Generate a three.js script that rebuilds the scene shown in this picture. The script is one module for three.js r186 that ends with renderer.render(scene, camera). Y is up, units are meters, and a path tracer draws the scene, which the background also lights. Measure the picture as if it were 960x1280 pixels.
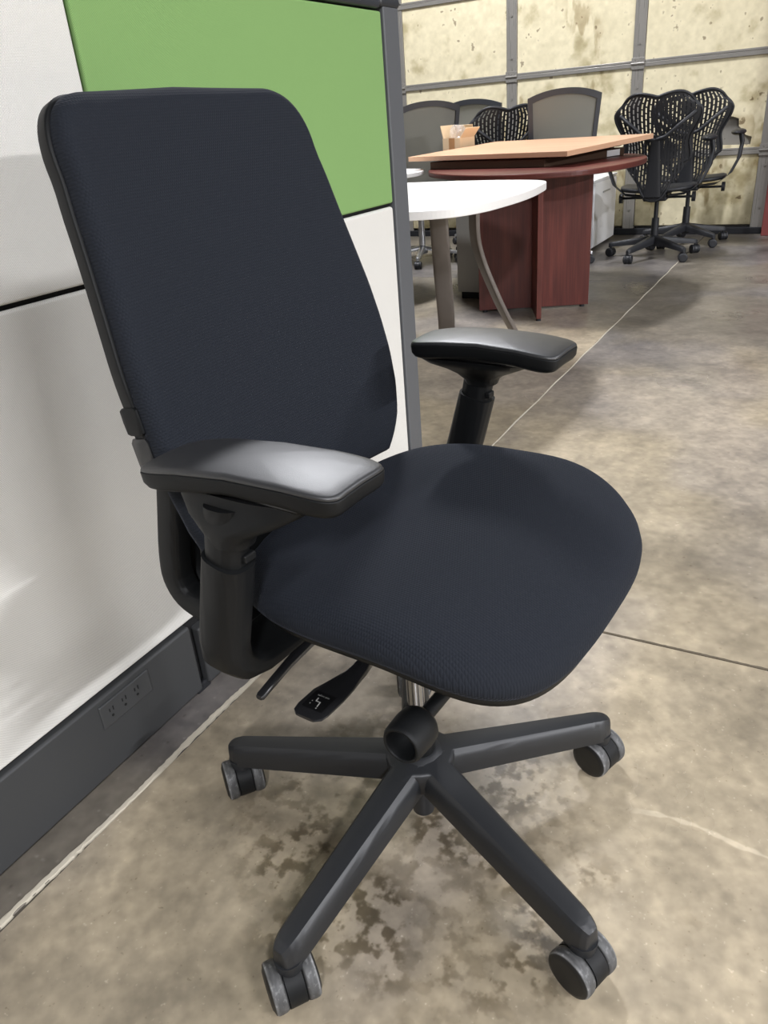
import * as THREE from 'three';
import { RoundedBoxGeometry } from 'three/addons/geometries/RoundedBoxGeometry.js';
import { mergeGeometries as mergeRaw, toCreasedNormals } from 'three/addons/utils/BufferGeometryUtils.js';
import { RectAreaLightUniformsLib } from 'three/addons/lights/RectAreaLightUniformsLib.js';

// ------------------------------------------------------------ camera, renderer, lights
RectAreaLightUniformsLib.init();
const scene = new THREE.Scene();
scene.background = new THREE.Color(0x0a0a0a);
const renderer = new THREE.WebGLRenderer({ antialias: true });
renderer.toneMapping = THREE.LinearToneMapping;
renderer.toneMappingExposure = 3.7;
renderer.shadowMap.enabled = true;
const camera = new THREE.PerspectiveCamera(67.66, 0.75, 0.05, 60);
{
  const X = [0.87552396, -0.07528501, -0.47727347], D = [0.15813109, -0.88874192, 0.4302701], Z = [-0.45656583, -0.45218356, -0.76620995];
  const m = new THREE.Matrix4().makeBasis(new THREE.Vector3(...X), new THREE.Vector3(...D).negate(), new THREE.Vector3(...Z).negate());
  camera.quaternion.setFromRotationMatrix(m);
  camera.position.set(0, 1, 0);
}
const CEIL = 5.2;
// ceiling lamps and added fill lights: [x, y, z, turn, intensity, width, length]
const LAMPS = [
  [7.2, 2.85, -1.0, 0, 205, 0.4, 1.2],
  [3.0, 4.4, 0.4, 0, 26, 0.4, 1.2],
  [-2.8, 4.45, -4.65, 0, 70, 0.3, 1.2],
  [2.6, 4.4, 4.2, 0, 96, 0.4, 1.2],  // unseen fill, added to even out the light on the partition
  [3.6, 4.4, -4.2, 0, 34, 0.4, 1.2],  // another added fill, thins the chair shadow on the partition
];
const LAMP_COLOR = 0xf9faff;

// ------------------------------------------------------------ helpers
const mergeGeometries = (list) => mergeRaw(list.map(g => { const q = g.index ? g.toNonIndexed() : g; for (const k of Object.keys(q.attributes)) if (!['position', 'normal', 'uv'].includes(k)) q.deleteAttribute(k); return q; }));
const V3 = (x, y, z) => new THREE.Vector3(x, y, z);
function rng(seed) { let a = seed >>> 0; return () => { a = (a + 0x6D2B79F5) | 0; let t = Math.imul(a ^ (a >>> 15), 1 | a); t = (t + Math.imul(t ^ (t >>> 7), 61 | t)) ^ t; return ((t ^ (t >>> 14)) >>> 0) / 4294967296; }; }
const counts = {};
function numbered(n) { const b = n.replace(/_\d{3}$/, ''); const k = counts[b] = (counts[b] ?? -1) + 1; return k ? b + '_' + String(k).padStart(3, '0') : b; }
function shadow(o) { o.castShadow = true; o.receiveShadow = true; return o; }
function part(name, geo, mat, parent, label) {
  const m = shadow(new THREE.Mesh(geo, mat)); m.name = name; parent.add(m);
  if (label) m.userData.label = label;
  return m;
}
function tag(o, label, category, group) { o.userData.label = label; o.userData.category = category; if (group) o.userData.group = group; return o; }
function thing(name, label, category, pos = [0, 0, 0], turn = 0, group) {
  const o = new THREE.Group(); o.name = numbered(name); scene.add(o); o.position.set(...pos); o.rotation.y = turn;
  return tag(o, label, category, group);
}
function struct(name, geo, mat) { const m = shadow(geo ? new THREE.Mesh(geo, mat) : new THREE.Group()); m.name = name; m.userData.kind = 'structure'; scene.add(m); return m; }
function copy(src, label, pos, turn) { const c = src.clone(); c.name = numbered(src.name); c.userData = { ...src.userData, label }; c.position.set(...pos); c.rotation.set(0, turn, 0); scene.add(c); return c; }
const box = (x0, x1, y0, y1, z0, z1, r = 0.003) => { const g = new RoundedBoxGeometry(x1 - x0, y1 - y0, z1 - z0, 2, Math.min(r, (x1 - x0) / 2.1, (y1 - y0) / 2.1, (z1 - z0) / 2.1)); g.translate((x0 + x1) / 2, (y0 + y1) / 2, (z0 + z1) / 2); return g; };
function metreUV(g) { // box projection in metres
  g = g.index ? g.toNonIndexed() : g; const p = g.attributes.position, uv = new Float32Array(p.count * 2);
  const a = V3(), b = V3(), c = V3();
  for (let i = 0; i < p.count; i += 3) {
    a.fromBufferAttribute(p, i); b.fromBufferAttribute(p, i + 1); c.fromBufferAttribute(p, i + 2);
    const n = b.clone().sub(a).cross(c.clone().sub(a)); const ax = Math.abs(n.x), ay = Math.abs(n.y), az = Math.abs(n.z);
    [a, b, c].forEach((q, k) => { const [u, v] = ax >= ay && ax >= az ? [q.z, q.y] : ay >= az ? [q.x, q.z] : [q.x, q.y]; uv[(i + k) * 2] = u; uv[(i + k) * 2 + 1] = v; });
  }
  g.setAttribute('uv', new THREE.BufferAttribute(uv, 2)); return g;
}
function loft(rings, { cap = true, crease = 0.7, closed = true } = {}) { // rings: arrays of Vector3 with equal length
  const n = rings[0].length, pos = [], idx = [];
  rings.forEach(r => r.forEach(v => pos.push(v.x, v.y, v.z)));
  const m = closed ? n : n - 1;
  for (let i = 0; i < rings.length - 1; i++) for (let j = 0; j < m; j++) { const a = i * n + j, b = i * n + (j + 1) % n, c = a + n, d = b + n; idx.push(a, c, b, b, c, d); }
  if (cap) for (const i of [0, rings.length - 1]) {
    const ctr = rings[i].reduce((s, v) => s.add(v), V3(0, 0, 0)).divideScalar(n); const k = pos.length / 3; pos.push(ctr.x, ctr.y, ctr.z);
    for (let j = 0; j < n; j++) { const a = i * n + j, b = i * n + (j + 1) % n; i ? idx.push(k, b, a) : idx.push(k, a, b); }
  }
  let g = new THREE.BufferGeometry(); g.setAttribute('position', new THREE.Float32BufferAttribute(pos, 3)); g.setIndex(idx);
  g.setAttribute('uv', new THREE.Float32BufferAttribute(new Float32Array(pos.length / 3 * 2), 2));
  // orient outward: compare signed volume
  let vol = 0; const P = pos; for (let i = 0; i < idx.length; i += 3) { const [a, b, c] = [idx[i] * 3, idx[i + 1] * 3, idx[i + 2] * 3]; vol += P[a] * (P[b + 1] * P[c + 2] - P[b + 2] * P[c + 1]) - P[a + 1] * (P[b] * P[c + 2] - P[b + 2] * P[c]) + P[a + 2] * (P[b] * P[c + 1] - P[b + 1] * P[c]); }
  if (vol < 0) { for (let i = 0; i < idx.length; i += 3) { const t = idx[i]; idx[i] = idx[i + 1]; idx[i + 1] = t; } g.setIndex(idx); }
  return crease === null ? (g.computeVertexNormals(), g) : toCreasedNormals(g, crease);
}
// superellipse ring in the plane given by axes U, W around centre c
function ringAt(c, U, W, ru, rw, n = 28, e = 2) { const out = []; for (let i = 0; i < n; i++) { const t = i / n * Math.PI * 2, ct = Math.cos(t), st = Math.sin(t); out.push(c.clone().addScaledVector(U, ru * Math.sign(ct) * Math.pow(Math.abs(ct), 2 / e)).addScaledVector(W, rw * Math.sign(st) * Math.pow(Math.abs(st), 2 / e))); } return out; }
function tube(pts, r, seg = 24, rs = 10) { const c = new THREE.CatmullRomCurve3(pts.map(p => p.isVector3 ? p : V3(...p)), false, 'centripetal'); const g = new THREE.TubeGeometry(c, seg, r, rs, false); const caps = [0, 1].map(t => { const s = new THREE.SphereGeometry(r, rs, 6); const p = c.getPoint(t); s.translate(p.x, p.y, p.z); return s; }); return mergeGeometries([g, ...caps]); }
function lathe(pts, seg = 28) { return new THREE.LatheGeometry(pts.map(p => new THREE.Vector2(...p)), seg); }
// cushion-like closed body: outline points [p,q], rings {s,d,h}, map to space
function pillow(outline, prof, map, c = [0, 0]) {
  const rings = prof.map(({ s = 1, d = 0, h }) => outline.map(([p, q]) => { let x = p - c[0], y = q - c[1]; const l = Math.hypot(x, y) || 1; const k = s - d / l; return [c[0] + x * k, c[1] + y * k, h]; }));
  const n = outline.length, pos = [], uv = [], idx = [];
  rings.forEach(r => r.forEach(([p, q, h]) => { const v = map(p, q, h); pos.push(v.x, v.y, v.z); uv.push(p, q); }));
  for (let i = 0; i < rings.length - 1; i++) for (let j = 0; j < n; j++) { const a = i * n + j, b = i * n + (j + 1) % n; idx.push(a, b, a + n, b, b + n, a + n); }
  const add = (i, flip) => { const v = map(c[0], c[1], prof[i].h), k = pos.length / 3; pos.push(v.x, v.y, v.z); uv.push(c[0], c[1]); for (let j = 0; j < n; j++) { const a = i * n + j, b = i * n + (j + 1) % n; flip ? idx.push(k, b, a) : idx.push(k, a, b); } };
  add(0, true); add(rings.length - 1, false);
  let vol = 0; const P = pos; for (let i = 0; i < idx.length; i += 3) { const [a, b, e] = [idx[i] * 3, idx[i + 1] * 3, idx[i + 2] * 3]; vol += P[a] * (P[b + 1] * P[e + 2] - P[b + 2] * P[e + 1]) - P[a + 1] * (P[b] * P[e + 2] - P[b + 2] * P[e]) + P[a + 2] * (P[b] * P[e + 1] - P[b + 1] * P[e]); }
  if (vol < 0) for (let i = 0; i < idx.length; i += 3) { const t = idx[i]; idx[i] = idx[i + 1]; idx[i + 1] = t; }
  const g = new THREE.BufferGeometry(); g.setAttribute('position', new THREE.Float32BufferAttribute(pos, 3)); g.setAttribute('uv', new THREE.Float32BufferAttribute(uv, 2)); g.setIndex(idx); g.computeVertexNormals(); return g;
}
function slab(pts, y0, y1, bevel = 0.002) { // horizontal plate from [x,z] outline
  const s = new THREE.Shape(pts.map(([x, z]) => new THREE.Vector2(x, -z)));
  const g = new THREE.ExtrudeGeometry(s, { depth: y1 - y0 - 2 * bevel, bevelEnabled: true, bevelThickness: bevel, bevelSize: bevel, bevelOffset: -bevel, bevelSegments: 2 });
  g.rotateX(-Math.PI / 2); g.translate(0, y0 + bevel, 0); return metreUV(g);
}
const smoothLoop = (pts, n = 80) => new THREE.CatmullRomCurve3(pts.map(p => V3(p[0], 0, p[1])), true, 'centripetal').getPoints(n).slice(0, n).map(v => [v.x, v.z]);

// ------------------------------------------------------------ procedural textures
const LAT = new Float32Array(256 * 256); { const r = rng(77); for (let i = 0; i < LAT.length; i++) LAT[i] = r(); }
function vn(x, y, mask) { const xi = Math.floor(x), yi = Math.floor(y); let fx = x - xi, fy = y - yi; fx = fx * fx * (3 - 2 * fx); fy = fy * fy * (3 - 2 * fy); const x0 = xi & mask, x1 = (xi + 1) & mask, y0 = (yi & mask) << 8, y1 = ((yi + 1) & mask) << 8; const a = LAT[y0 + x0], b = LAT[y0 + x1], c = LAT[y1 + x0], d = LAT[y1 + x1]; return a + (b - a) * fx + (c - a) * fy + (a - b - c + d) * fx * fy; }
function fbm(x, y, oct, per = 256) { let s = 0, a = 0.5, f = 1, t = 0; for (let i = 0; i < oct; i++) { s += a * vn(x * f + i * 17.3, y * f + i * 9.1, per - 1); t += a; a *= 0.5; f *= 2.03; } return s / t; }
const ss = (a, b, x) => { const t = Math.min(1, Math.max(0, (x - a) / (b - a))); return t * t * (3 - 2 * t); };
function dataTex(w, h, fn, srgb = true) {
  const d = new Uint8Array(w * h * 4);
  for (let y = 0; y < h; y++) for (let x = 0; x < w; x++) { const c = fn(x, y), i = (y * w + x) * 4; d[i] = Math.max(0, Math.min(255, c[0])); d[i + 1] = Math.max(0, Math.min(255, c[1])); d[i + 2] = Math.max(0, Math.min(255, c[2])); d[i + 3] = 255; }
  const t = new THREE.DataTexture(d, w, h); t.magFilter = THREE.LinearFilter; t.minFilter = THREE.LinearMipmapLinearFilter; t.generateMipmaps = true; t.wrapS = t.wrapT = THREE.MirroredRepeatWrapping; if (srgb) t.colorSpace = THREE.SRGBColorSpace; t.needsUpdate = true; return t;
}
const gray = (v) => [v, v, v];
// concrete: metres per tile, origin in metres; stain(xm, zm) gives extra darkening shapes
function concrete(N, size, ox, oz, stain, tone = [178, 168, 147]) {
  return dataTex(N, N, (i, j) => {
    const x = ox + i / N * size, z = oz - j / N * size;           // v grows towards -z
    const big = fbm(x * 1.3 + 40, z * 1.3 + 70, 4), mid = fbm(x * 6 + 11, z * 6 + 31, 5), fine = fbm(x * 60, z * 60, 3), warp = fbm(x * 3 + 5, z * 3 + 90, 4);
    const mot = fbm(x * 17 + 7, z * 17 + 3, 5); let l = 1 + (big - 0.5) * 0.22 + (mid - 0.5) * 0.2 + (mot - 0.5) * 0.22 + (fine - 0.5) * 0.24;
    l *= 1 - 0.13 * ss(0.55, 0.72, fbm(x * 2.2 + 160 + warp, z * 2.2 + 20 + warp, 5));
    l += 0.07 * ss(0.6, 0.75, fbm(x * 4 + 60, z * 4 + 120 + warp * 2, 4));
    const gz = ss(-2.4, -3.9, z + (warp - 0.5) * 1.6 + (x + 1) * 0.25) * 1; let r = tone[0] * l * (1 - 0.28 * gz), g = tone[1] * l * (1 - 0.265 * gz), b = tone[2] * l * (1 - 0.22 * gz);  // far concrete is greyer; part of this darkening is shade put into the colour
    const w = ss(0.45, 0.65, fbm(x * 1.7 + 100, z * 1.7 + 100, 3)); r -= 3 * w; g -= 1 * w; b += 6 * w;
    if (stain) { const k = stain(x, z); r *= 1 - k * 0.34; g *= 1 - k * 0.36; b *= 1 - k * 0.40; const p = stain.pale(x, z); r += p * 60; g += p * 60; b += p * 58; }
    const sp = fbm(x * 190, z * 190, 2); if (sp > 0.83) { const q = (sp - 0.83) * 260; r += q; g += q; b += q; } if (sp < 0.15) { const q = (0.15 - sp) * 300; r -= q; g -= q; b -= q; }
    return [r, g, b];
  });
}
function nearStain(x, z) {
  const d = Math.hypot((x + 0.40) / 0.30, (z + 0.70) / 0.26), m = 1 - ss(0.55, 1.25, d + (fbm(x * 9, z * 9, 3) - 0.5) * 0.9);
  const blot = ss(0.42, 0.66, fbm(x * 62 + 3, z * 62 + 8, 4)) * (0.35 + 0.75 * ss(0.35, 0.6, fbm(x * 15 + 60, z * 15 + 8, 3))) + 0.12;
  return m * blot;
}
nearStain.pale = (x, z) => { const zc = -0.912 + 0.012 * Math.sin(x * 22) - 0.03 * ss(-0.1, 0.08, x) * 0.3; const on = ss(-0.16, -0.1, x) * (1 - ss(0.3, 0.5, x)); return on * (1 - ss(0.002, 0.006, Math.abs(z - zc) + (fbm(x * 50, z * 50, 2) - 0.5) * 0.008)) * 0.38 + 0.9 * (1 - ss(0.006, 0.010, Math.hypot((x + 0.287) * 0.6, z + 1.584) + (fbm(x * 90, z * 90, 2) - 0.5) * 0.006)); };
const TS = 2.4;
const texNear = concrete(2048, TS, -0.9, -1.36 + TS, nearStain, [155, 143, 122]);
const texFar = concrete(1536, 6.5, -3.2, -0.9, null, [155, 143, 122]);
const texRelief = dataTex(512, 512, (i, j) => gray(110 + (fbm(i / 8, j / 8, 4, 64) - 0.5) * 120), false);
const texRough = dataTex(512, 512, (i, j) => gray(150 + (fbm(i / 40, j / 40, 5) - 0.5) * 170), false);
function rep(t, s, ox = 0, oy = 0) { const c = t.clone(); c.repeat.set(s, s); c.offset.set(ox, oy); c.needsUpdate = true; return c; }
// woven upholstery: rows of short stitches; 64 px = 8 stitches
const texWeave = dataTex(128, 128, (i, j) => { const r = Math.floor(j / 16), u = (i + (r % 2) * 8) % 16, v = j % 16; const h = Math.sin(Math.PI * (u + 0.5) / 16) * Math.sin(Math.PI * (v + 0.5) / 16); return gray(30 + 200 * Math.pow(h, 0.7)); }, false);
texWeave.wrapS = texWeave.wrapT = THREE.RepeatWrapping;
// panel cloth: crossing yarns, colour and relief
function clothTex(base, dark) { const t = dataTex(128, 128, (i, j) => { const a = Math.sin(i / 16 * Math.PI * 2) * Math.sin(j / 16 * Math.PI * 2), k = 0.5 + 0.5 * a; const n = LAT[(j % 128) * 256 + (i % 128)] * 0.12 - 0.06; return base.map((b, q) => b + (dark[q] - b) * Math.min(1, Math.max(0, Math.pow(k, 1.6) + n))); }); t.wrapS = t.wrapT = THREE.RepeatWrapping; return t; }
const texClothH = dataTex(128, 128, (i, j) => gray(128 - 110 * Math.sin(i / 16 * Math.PI * 2) * Math.sin(j / 16 * Math.PI * 2)), false); texClothH.wrapS = texClothH.wrapT = THREE.RepeatWrapping;
const texGrain = (a, b, seed, stretch = 12) => dataTex(512, 512, (i, j) => { const x = i / 512, y = j / 512; const w = fbm(x * 3 + seed, y * 22 + seed, 4); const g = fbm(x * stretch * 0.6 + seed, y * 150, 3); const k = Math.min(1, Math.max(0, w * 0.75 + (g - 0.5) * 0.5)); return a.map((q, n) => q + (b[n] - q) * k); });
const texMaple = texGrain([216, 176, 144], [190, 148, 116], 3);
const texMahog = texGrain([112, 55, 46], [60, 24, 21], 9);
const texPlas = dataTex(256, 256, (i, j) => gray(128 + (fbm(i / 3, j / 3, 3, 64) - 0.5) * 200), false); texPlas.wrapS = texPlas.wrapT = THREE.RepeatWrapping;
const texDoor = dataTex(1024, 1024, (i, j) => { // aged insulation facing, 4 m square, z = -7 plane; u = x, v = y
  const x = i / 1024 * 4 - 4, y = j / 1024 * 4; const a = fbm(x * 2 + 9, y * 2 + 33, 5), b = fbm(x * 7 + 50, y * 7 + 12, 5), f = fbm(x * 26, y * 26, 3), c = fbm(x * 14 + 80, y * 5 + 7, 4);
  let r = 214, g = 204, bl = 172; const d = ss(0.52, 0.74, b * 0.6 + a * 0.4); r -= 46 * d; g -= 48 * d; bl -= 52 * d;
  const st = ss(0.56, 0.68, a) * ss(0.45, 0.6, c); r -= 38 * st; g -= 42 * st; bl -= 44 * st;
  const low = (1 - ss(0.1, 0.75, y + (a - 0.5) * 0.6)) * ss(0.4, 0.65, fbm(x * 5 + 3, y * 1.2 + 14, 4)); r -= 90 * low; g -= 88 * low; bl -= 82 * low;
  const sp = ss(0.74, 0.8, f) * ss(0.5, 0.65, c); r -= 70 * sp; g -= 72 * sp; bl -= 66 * sp;
  const k = (f - 0.5) * 24; return [r + k, g + k, bl + k];
});
const texTread = dataTex(512, 64, (i, j) => { const v = j / 64; const n = fbm(i / 30, j / 4, 4, 64), m = fbm(i / 10 + 30, j / 5, 3, 64); const k = ss(0.34, 0.4, v) * (1 - ss(0.8, 0.92, v)), e = Math.max(0, 1 - Math.abs(v - 0.43) / 0.1); return gray(20 + k * (34 + 34 * n + 24 * ss(0.6, 0.8, m)) + e * (20 + 44 * n)); });
texTread.wrapS = THREE.RepeatWrapping;

// ------------------------------------------------------------ materials
const std = (o) => new THREE.MeshStandardMaterial(o);
const M = {
  fabric: new THREE.MeshPhysicalMaterial({ color: new THREE.Color(0.0135, 0.016, 0.0218), roughness: 0.92, bumpMap: rep(texWeave, 1 / 0.026), bumpScale: 0.0007, sheen: 0.22, sheenRoughness: 0.55, sheenColor: new THREE.Color(0.16, 0.18, 0.24), specularIntensity: 0.35 }),
  plastic: new THREE.MeshPhysicalMaterial({ specularIntensity: 0.45,  color: new THREE.Color(0.0065, 0.007, 0.0075), roughness: 0.52, bumpMap: rep(texPlas, 14), bumpScale: 0.00005 }),
  legPlastic: std({ color: new THREE.Color(0.0125, 0.0135, 0.0155), roughness: 0.46 }),
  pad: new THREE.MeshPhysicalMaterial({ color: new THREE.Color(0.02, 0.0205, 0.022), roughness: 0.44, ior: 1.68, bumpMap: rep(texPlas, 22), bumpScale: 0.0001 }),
  gloss: std({ color: new THREE.Color(0.012, 0.012, 0.013), roughness: 0.28 }),
  darkHole: std({ color: new THREE.Color(0.004, 0.004, 0.004), roughness: 0.9 }),
  chrome: std({ color: new THREE.Color(0.36, 0.36, 0.37), roughness: 0.18, metalness: 1 }),
  tire: std({ map: texTread, roughness: 0.55 }),
  cream: std({ map: clothTex([240, 238, 232], [176, 174, 168]), bumpMap: texClothH, bumpScale: 0.0006, roughness: 0.95 }),
  green: std({ map: clothTex([142, 178, 112], [98, 136, 74]), bumpMap: texClothH, bumpScale: 0.0006, roughness: 0.95 }),
  grayMetal: std({ color: 0x5a5c5f, roughness: 0.5, metalness: 0.1 }),
  raceway: std({ color: 0x38393a, roughness: 0.55 }),
  capMetal: std({ color: 0x34363a, roughness: 0.4, metalness: 0.1 }),
  outlet: std({ color: 0x3c3d3e, roughness: 0.45 }),
  seam: std({ color: 0x08080a, roughness: 0.8 }),
  maple: std({ map: texMaple, roughness: 0.38 }),
  mapleEdge: std({ color: 0xcf9a74, roughness: 0.5 }),
  mahogany: std({ map: texMahog, roughness: 0.4 }),
  white: std({ color: 0xeeece8, roughness: 0.38 }),
  whiteMetal: std({ color: 0xe8e8e8, roughness: 0.45 }),
  legMetal: std({ color: 0x77706a, roughness: 0.45, metalness: 0.35 }),
  pedGray: std({ color: 0xa3a29e, roughness: 0.55 }),
  carton: std({ color: 0x4a3526, roughness: 0.9 }),
  cardboard: std({ color: 0xd8be9a, roughness: 0.9 }),
  tape: std({ color: 0xb08358, roughness: 0.4 }),
  steel: std({ color: 0x8f8c86, roughness: 0.55, metalness: 0.3, roughnessMap: texRough }),
  door: std({ map: texDoor, roughness: 0.85, bumpMap: texRelief, bumpScale: 0.003 }),
  rust: std({ color: 0x6b2f2c, roughness: 0.75 }),
  wall: std({ color: 0x4c4b48, roughness: 0.9 }),
  ceil: std({ color: 0x444446, roughness: 0.9 }),
  rubber: std({ color: 0x15161a, roughness: 0.8 }),
  meshPlastic: std({ color: new THREE.Color(0.016, 0.017, 0.02), roughness: 0.5 }),
  frameGray: std({ color: new THREE.Color(0.05, 0.053, 0.06), roughness: 0.45 }),
  silver: std({ color: 0xb5b6b8, roughness: 0.3, metalness: 0.8 }),
  filler: std({ color: 0xbfb7a6, roughness: 0.95 }),
  crumbs: std({ color: 0x5b5244, roughness: 0.95 }),
};
const FLR = (map) => std({ map, roughness: 0.62, roughnessMap: rep(texRough, 0.9), bumpMap: rep(texRelief, 1.7), bumpScale: 0.0012 });

// ------------------------------------------------------------ the shell
{
  const floor = struct('floor');
  const put = (x0, x1, z0, z1, map, size, ox, oz, name = 'concrete_slab') => {
    let g = box(x0, x1, -0.12, 0, z0, z1, 0.002); if (g.index) g = g.toNonIndexed(); const p = g.attributes.position, u = new Float32Array(p.count * 2);
    for (let i = 0; i < p.count; i++) { u[2 * i] = (p.getX(i) - ox) / size; u[2 * i + 1] = (oz - p.getZ(i)) / size; }
    g.setAttribute('uv', new THREE.BufferAttribute(u, 2)); return part(name, g, FLR(map), floor);
  };
  const JX = -0.9, JZ = -1.362, h = 0.003;
  put(JX + h, 8, JZ + h, 7, texNear, TS, -0.9, -1.36 + TS);
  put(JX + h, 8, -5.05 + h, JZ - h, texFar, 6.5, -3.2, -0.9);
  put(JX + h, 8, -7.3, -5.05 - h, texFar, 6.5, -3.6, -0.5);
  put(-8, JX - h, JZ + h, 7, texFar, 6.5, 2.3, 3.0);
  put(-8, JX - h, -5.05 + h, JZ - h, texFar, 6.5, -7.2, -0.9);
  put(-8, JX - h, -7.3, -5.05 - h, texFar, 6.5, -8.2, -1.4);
  part('sub_floor', new THREE.BoxGeometry(16, 0.02, 14.3).translate(0, -0.13, -0.15), M.crumbs, floor);
  // crumbling joint filler: irregular strips along the saw cuts
  const strip = (n, at, w, lift, seed) => { const r = rng(seed), pos = [], idx = []; for (let i = 0; i <= n; i++) { const t = i / n, [cx, cz, dx, dz] = at(t); const ww = w(t); const a = -ww * (0.55 + 0.5 * r()), b = ww * (0.55 + 0.5 * r()), m = (r() - 0.5) * ww * 0.6; const y = lift * (0.25 + r()); [[a, -0.004], [a * 0.7, 0.0008 + y * 0.3], [m, y], [b * 0.7, 0.0008 + y * 0.3], [b, -0.004]].forEach(([o, yy]) => pos.push(cx + dx * o, yy, cz + dz * o)); } for (let i = 0; i < n; i++) for (let j = 0; j < 4; j++) { const a = i * 5 + j; idx.push(a, a + 5, a + 1, a + 1, a + 5, a + 6); } const g = new THREE.BufferGeometry(); g.setAttribute('position', new THREE.Float32BufferAttribute(pos, 3)); g.setAttribute('uv', new THREE.Float32BufferAttribute(new Float32Array(pos.length / 3 * 2), 2)); g.setIndex(idx); return toCreasedNormals(g, 0.4); };
  part('joint_filler', strip(900, t => [-0.9 + 0.0025 * Math.sin(t * 90) - 0.006 * (1 - ss(0.1, 0.4, t)), 0.4 - t * 6.2, 1, 0], t => 0.0068 * (1 - 0.55 * ss(0.22, 0.45, t)), 0.0022, 5), M.filler, floor, 'pale crumbling filler in the long floor joint');
  part('joint_filler', strip(420, t => [-0.88 + t * 2.6, -1.362, 0, 1], t => 0.0042, 0.0012, 8), M.crumbs, floor, 'dark gritty filler in the cross joint');
  const th = 0.2;
  struct('ceiling', new THREE.BoxGeometry(16.4, th, 14.7).translate(0, CEIL + th / 2, -0.15), M.ceil);
  struct('wall_left', new THREE.BoxGeometry(th, CEIL, 14.3).translate(-8 - th / 2, CEIL / 2, -0.15), M.wall);
  struct('wall_right', new THREE.BoxGeometry(th, CEIL, 14.3).translate(8 + th / 2, CEIL / 2, -0.15), M.wall);
  struct('wall_front', new THREE.BoxGeometry(16.4, CEIL, th).translate(0, CEIL / 2, 7 + th / 2), M.wall);
  { // back wall around the garage door opening
    const g = mergeGeometries([new THREE.BoxGeometry(3.4, CEIL, th).translate(-6.5, CEIL / 2, -7.2), new THREE.BoxGeometry(8.5, CEIL, th).translate(3.95, CEIL / 2, -7.2), new THREE.BoxGeometry(4.5, CEIL - 3.1, th).translate(-2.55, 3.1 + (CEIL - 3.1) / 2, -7.2)]);
    struct('wall_back', g, M.wall);
  }
}
// garage door: panels between steel stiles and rails
{
  const door = struct('door_1');
  const ys = [0.05, 0.605, 1.265, 1.885, 2.5, 3.1], xs = [-4.72, -3.62, -2.57, -1.535, -0.54], Z = -7.0;
  const doorUV = (g) => { g = g.index ? g.toNonIndexed() : g; const p = g.attributes.position, u = new Float32Array(p.count * 2); for (let i = 0; i < p.count; i++) { u[2 * i] = (p.getX(i) + 4) / 4; u[2 * i + 1] = p.getY(i) / 4; } g.setAttribute('uv', new THREE.BufferAttribute(u, 2)); return g; };
  part('door_skin', new THREE.BoxGeometry(4.4, 3.1, 0.02).translate(-2.6, 1.55, Z - 0.075), M.steel, door);
  for (let a = 0; a < 4; a++) for (let b = 0; b < 5; b++) {
    const x0 = xs[a] + 0.045, x1 = xs[a + 1] - 0.045, y0 = ys[b] + 0.018, y1 = ys[b + 1] - 0.018;
    if (a === 3 && b === 1) { // torn panel with the steel showing behind
      const s = new THREE.Shape([[x0, y0], [x1, y0], [x1, y1], [x0, y1]].map(q => new THREE.Vector2(...q)));
      const hole = [[-1.0, 0.655], [-0.66, 0.645], [-0.655, 0.70], [-0.70, 0.715], [-0.725, 0.75], [-0.755, 0.78], [-0.76, 0.83], [-0.80, 0.845], [-0.85, 0.855], [-0.9, 0.835], [-0.93, 0.80], [-0.955, 0.74]];
      s.holes.push(new THREE.Path(hole.map(q => new THREE.Vector2(...q))));
      part('door_panel', doorUV(new THREE.ExtrudeGeometry(s, { depth: 0.035, bevelEnabled: false }).translate(0, 0, Z - 0.05)), M.door, door, 'cream panel with a torn hole showing grey steel');
    } else part('door_panel', doorUV(box(x0, x1, y0, y1, Z - 0.05, Z - 0.015 + ((a * 7 + b * 3) % 4) * 0.001, 0.006)), M.door, door);
  }
  for (const x of xs) part('stile', mergeGeometries([box(x - 0.045, x + 0.045, 0.03, 3.1, Z - 0.06, Z - 0.004, 0.003), ...[0.2, 0.5, 0.75, 1.1, 1.4, 1.7].map(y => new THREE.CylinderGeometry(0.009, 0.009, 0.01, 10).rotateX(Math.PI / 2).translate(x, y, Z - 0.002))]), M.steel, door);
  for (const y of ys.slice(1, 5)) part('rail', mergeGeometries([box(-4.8, -0.5, y - 0.026, y + 0.004, Z - 0.06, Z + 0.002, 0.003), box(-4.8, -0.5, y + 0.006, y + 0.022, Z - 0.06, Z - 0.004, 0.003)]), M.steel, door);
  part('bottom_seal', box(-4.8, -0.5, 0.0, 0.05, Z - 0.06, Z + 0.012, 0.006), M.rubber, door);
  for (const [y, x] of [[0.605, -0.54], [1.265, -2.57], [1.265, -1.535], [1.265, -3.62]]) part('hinge', mergeGeometries([box(x - 0.05, x + 0.05, y - 0.04, y + 0.04, Z - 0.004, Z + 0.006, 0.002), new THREE.CylinderGeometry(0.008, 0.008, 0.1, 10).rotateZ(Math.PI / 2).translate(x, y, Z + 0.008)]), M.steel, door);
  part('steel_jamb', box(-0.49, -0.36, 0, 3.2, Z - 0.1, Z + 0.12, 0.006), M.rust, door, 'dark red painted steel jamb');
}

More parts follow.
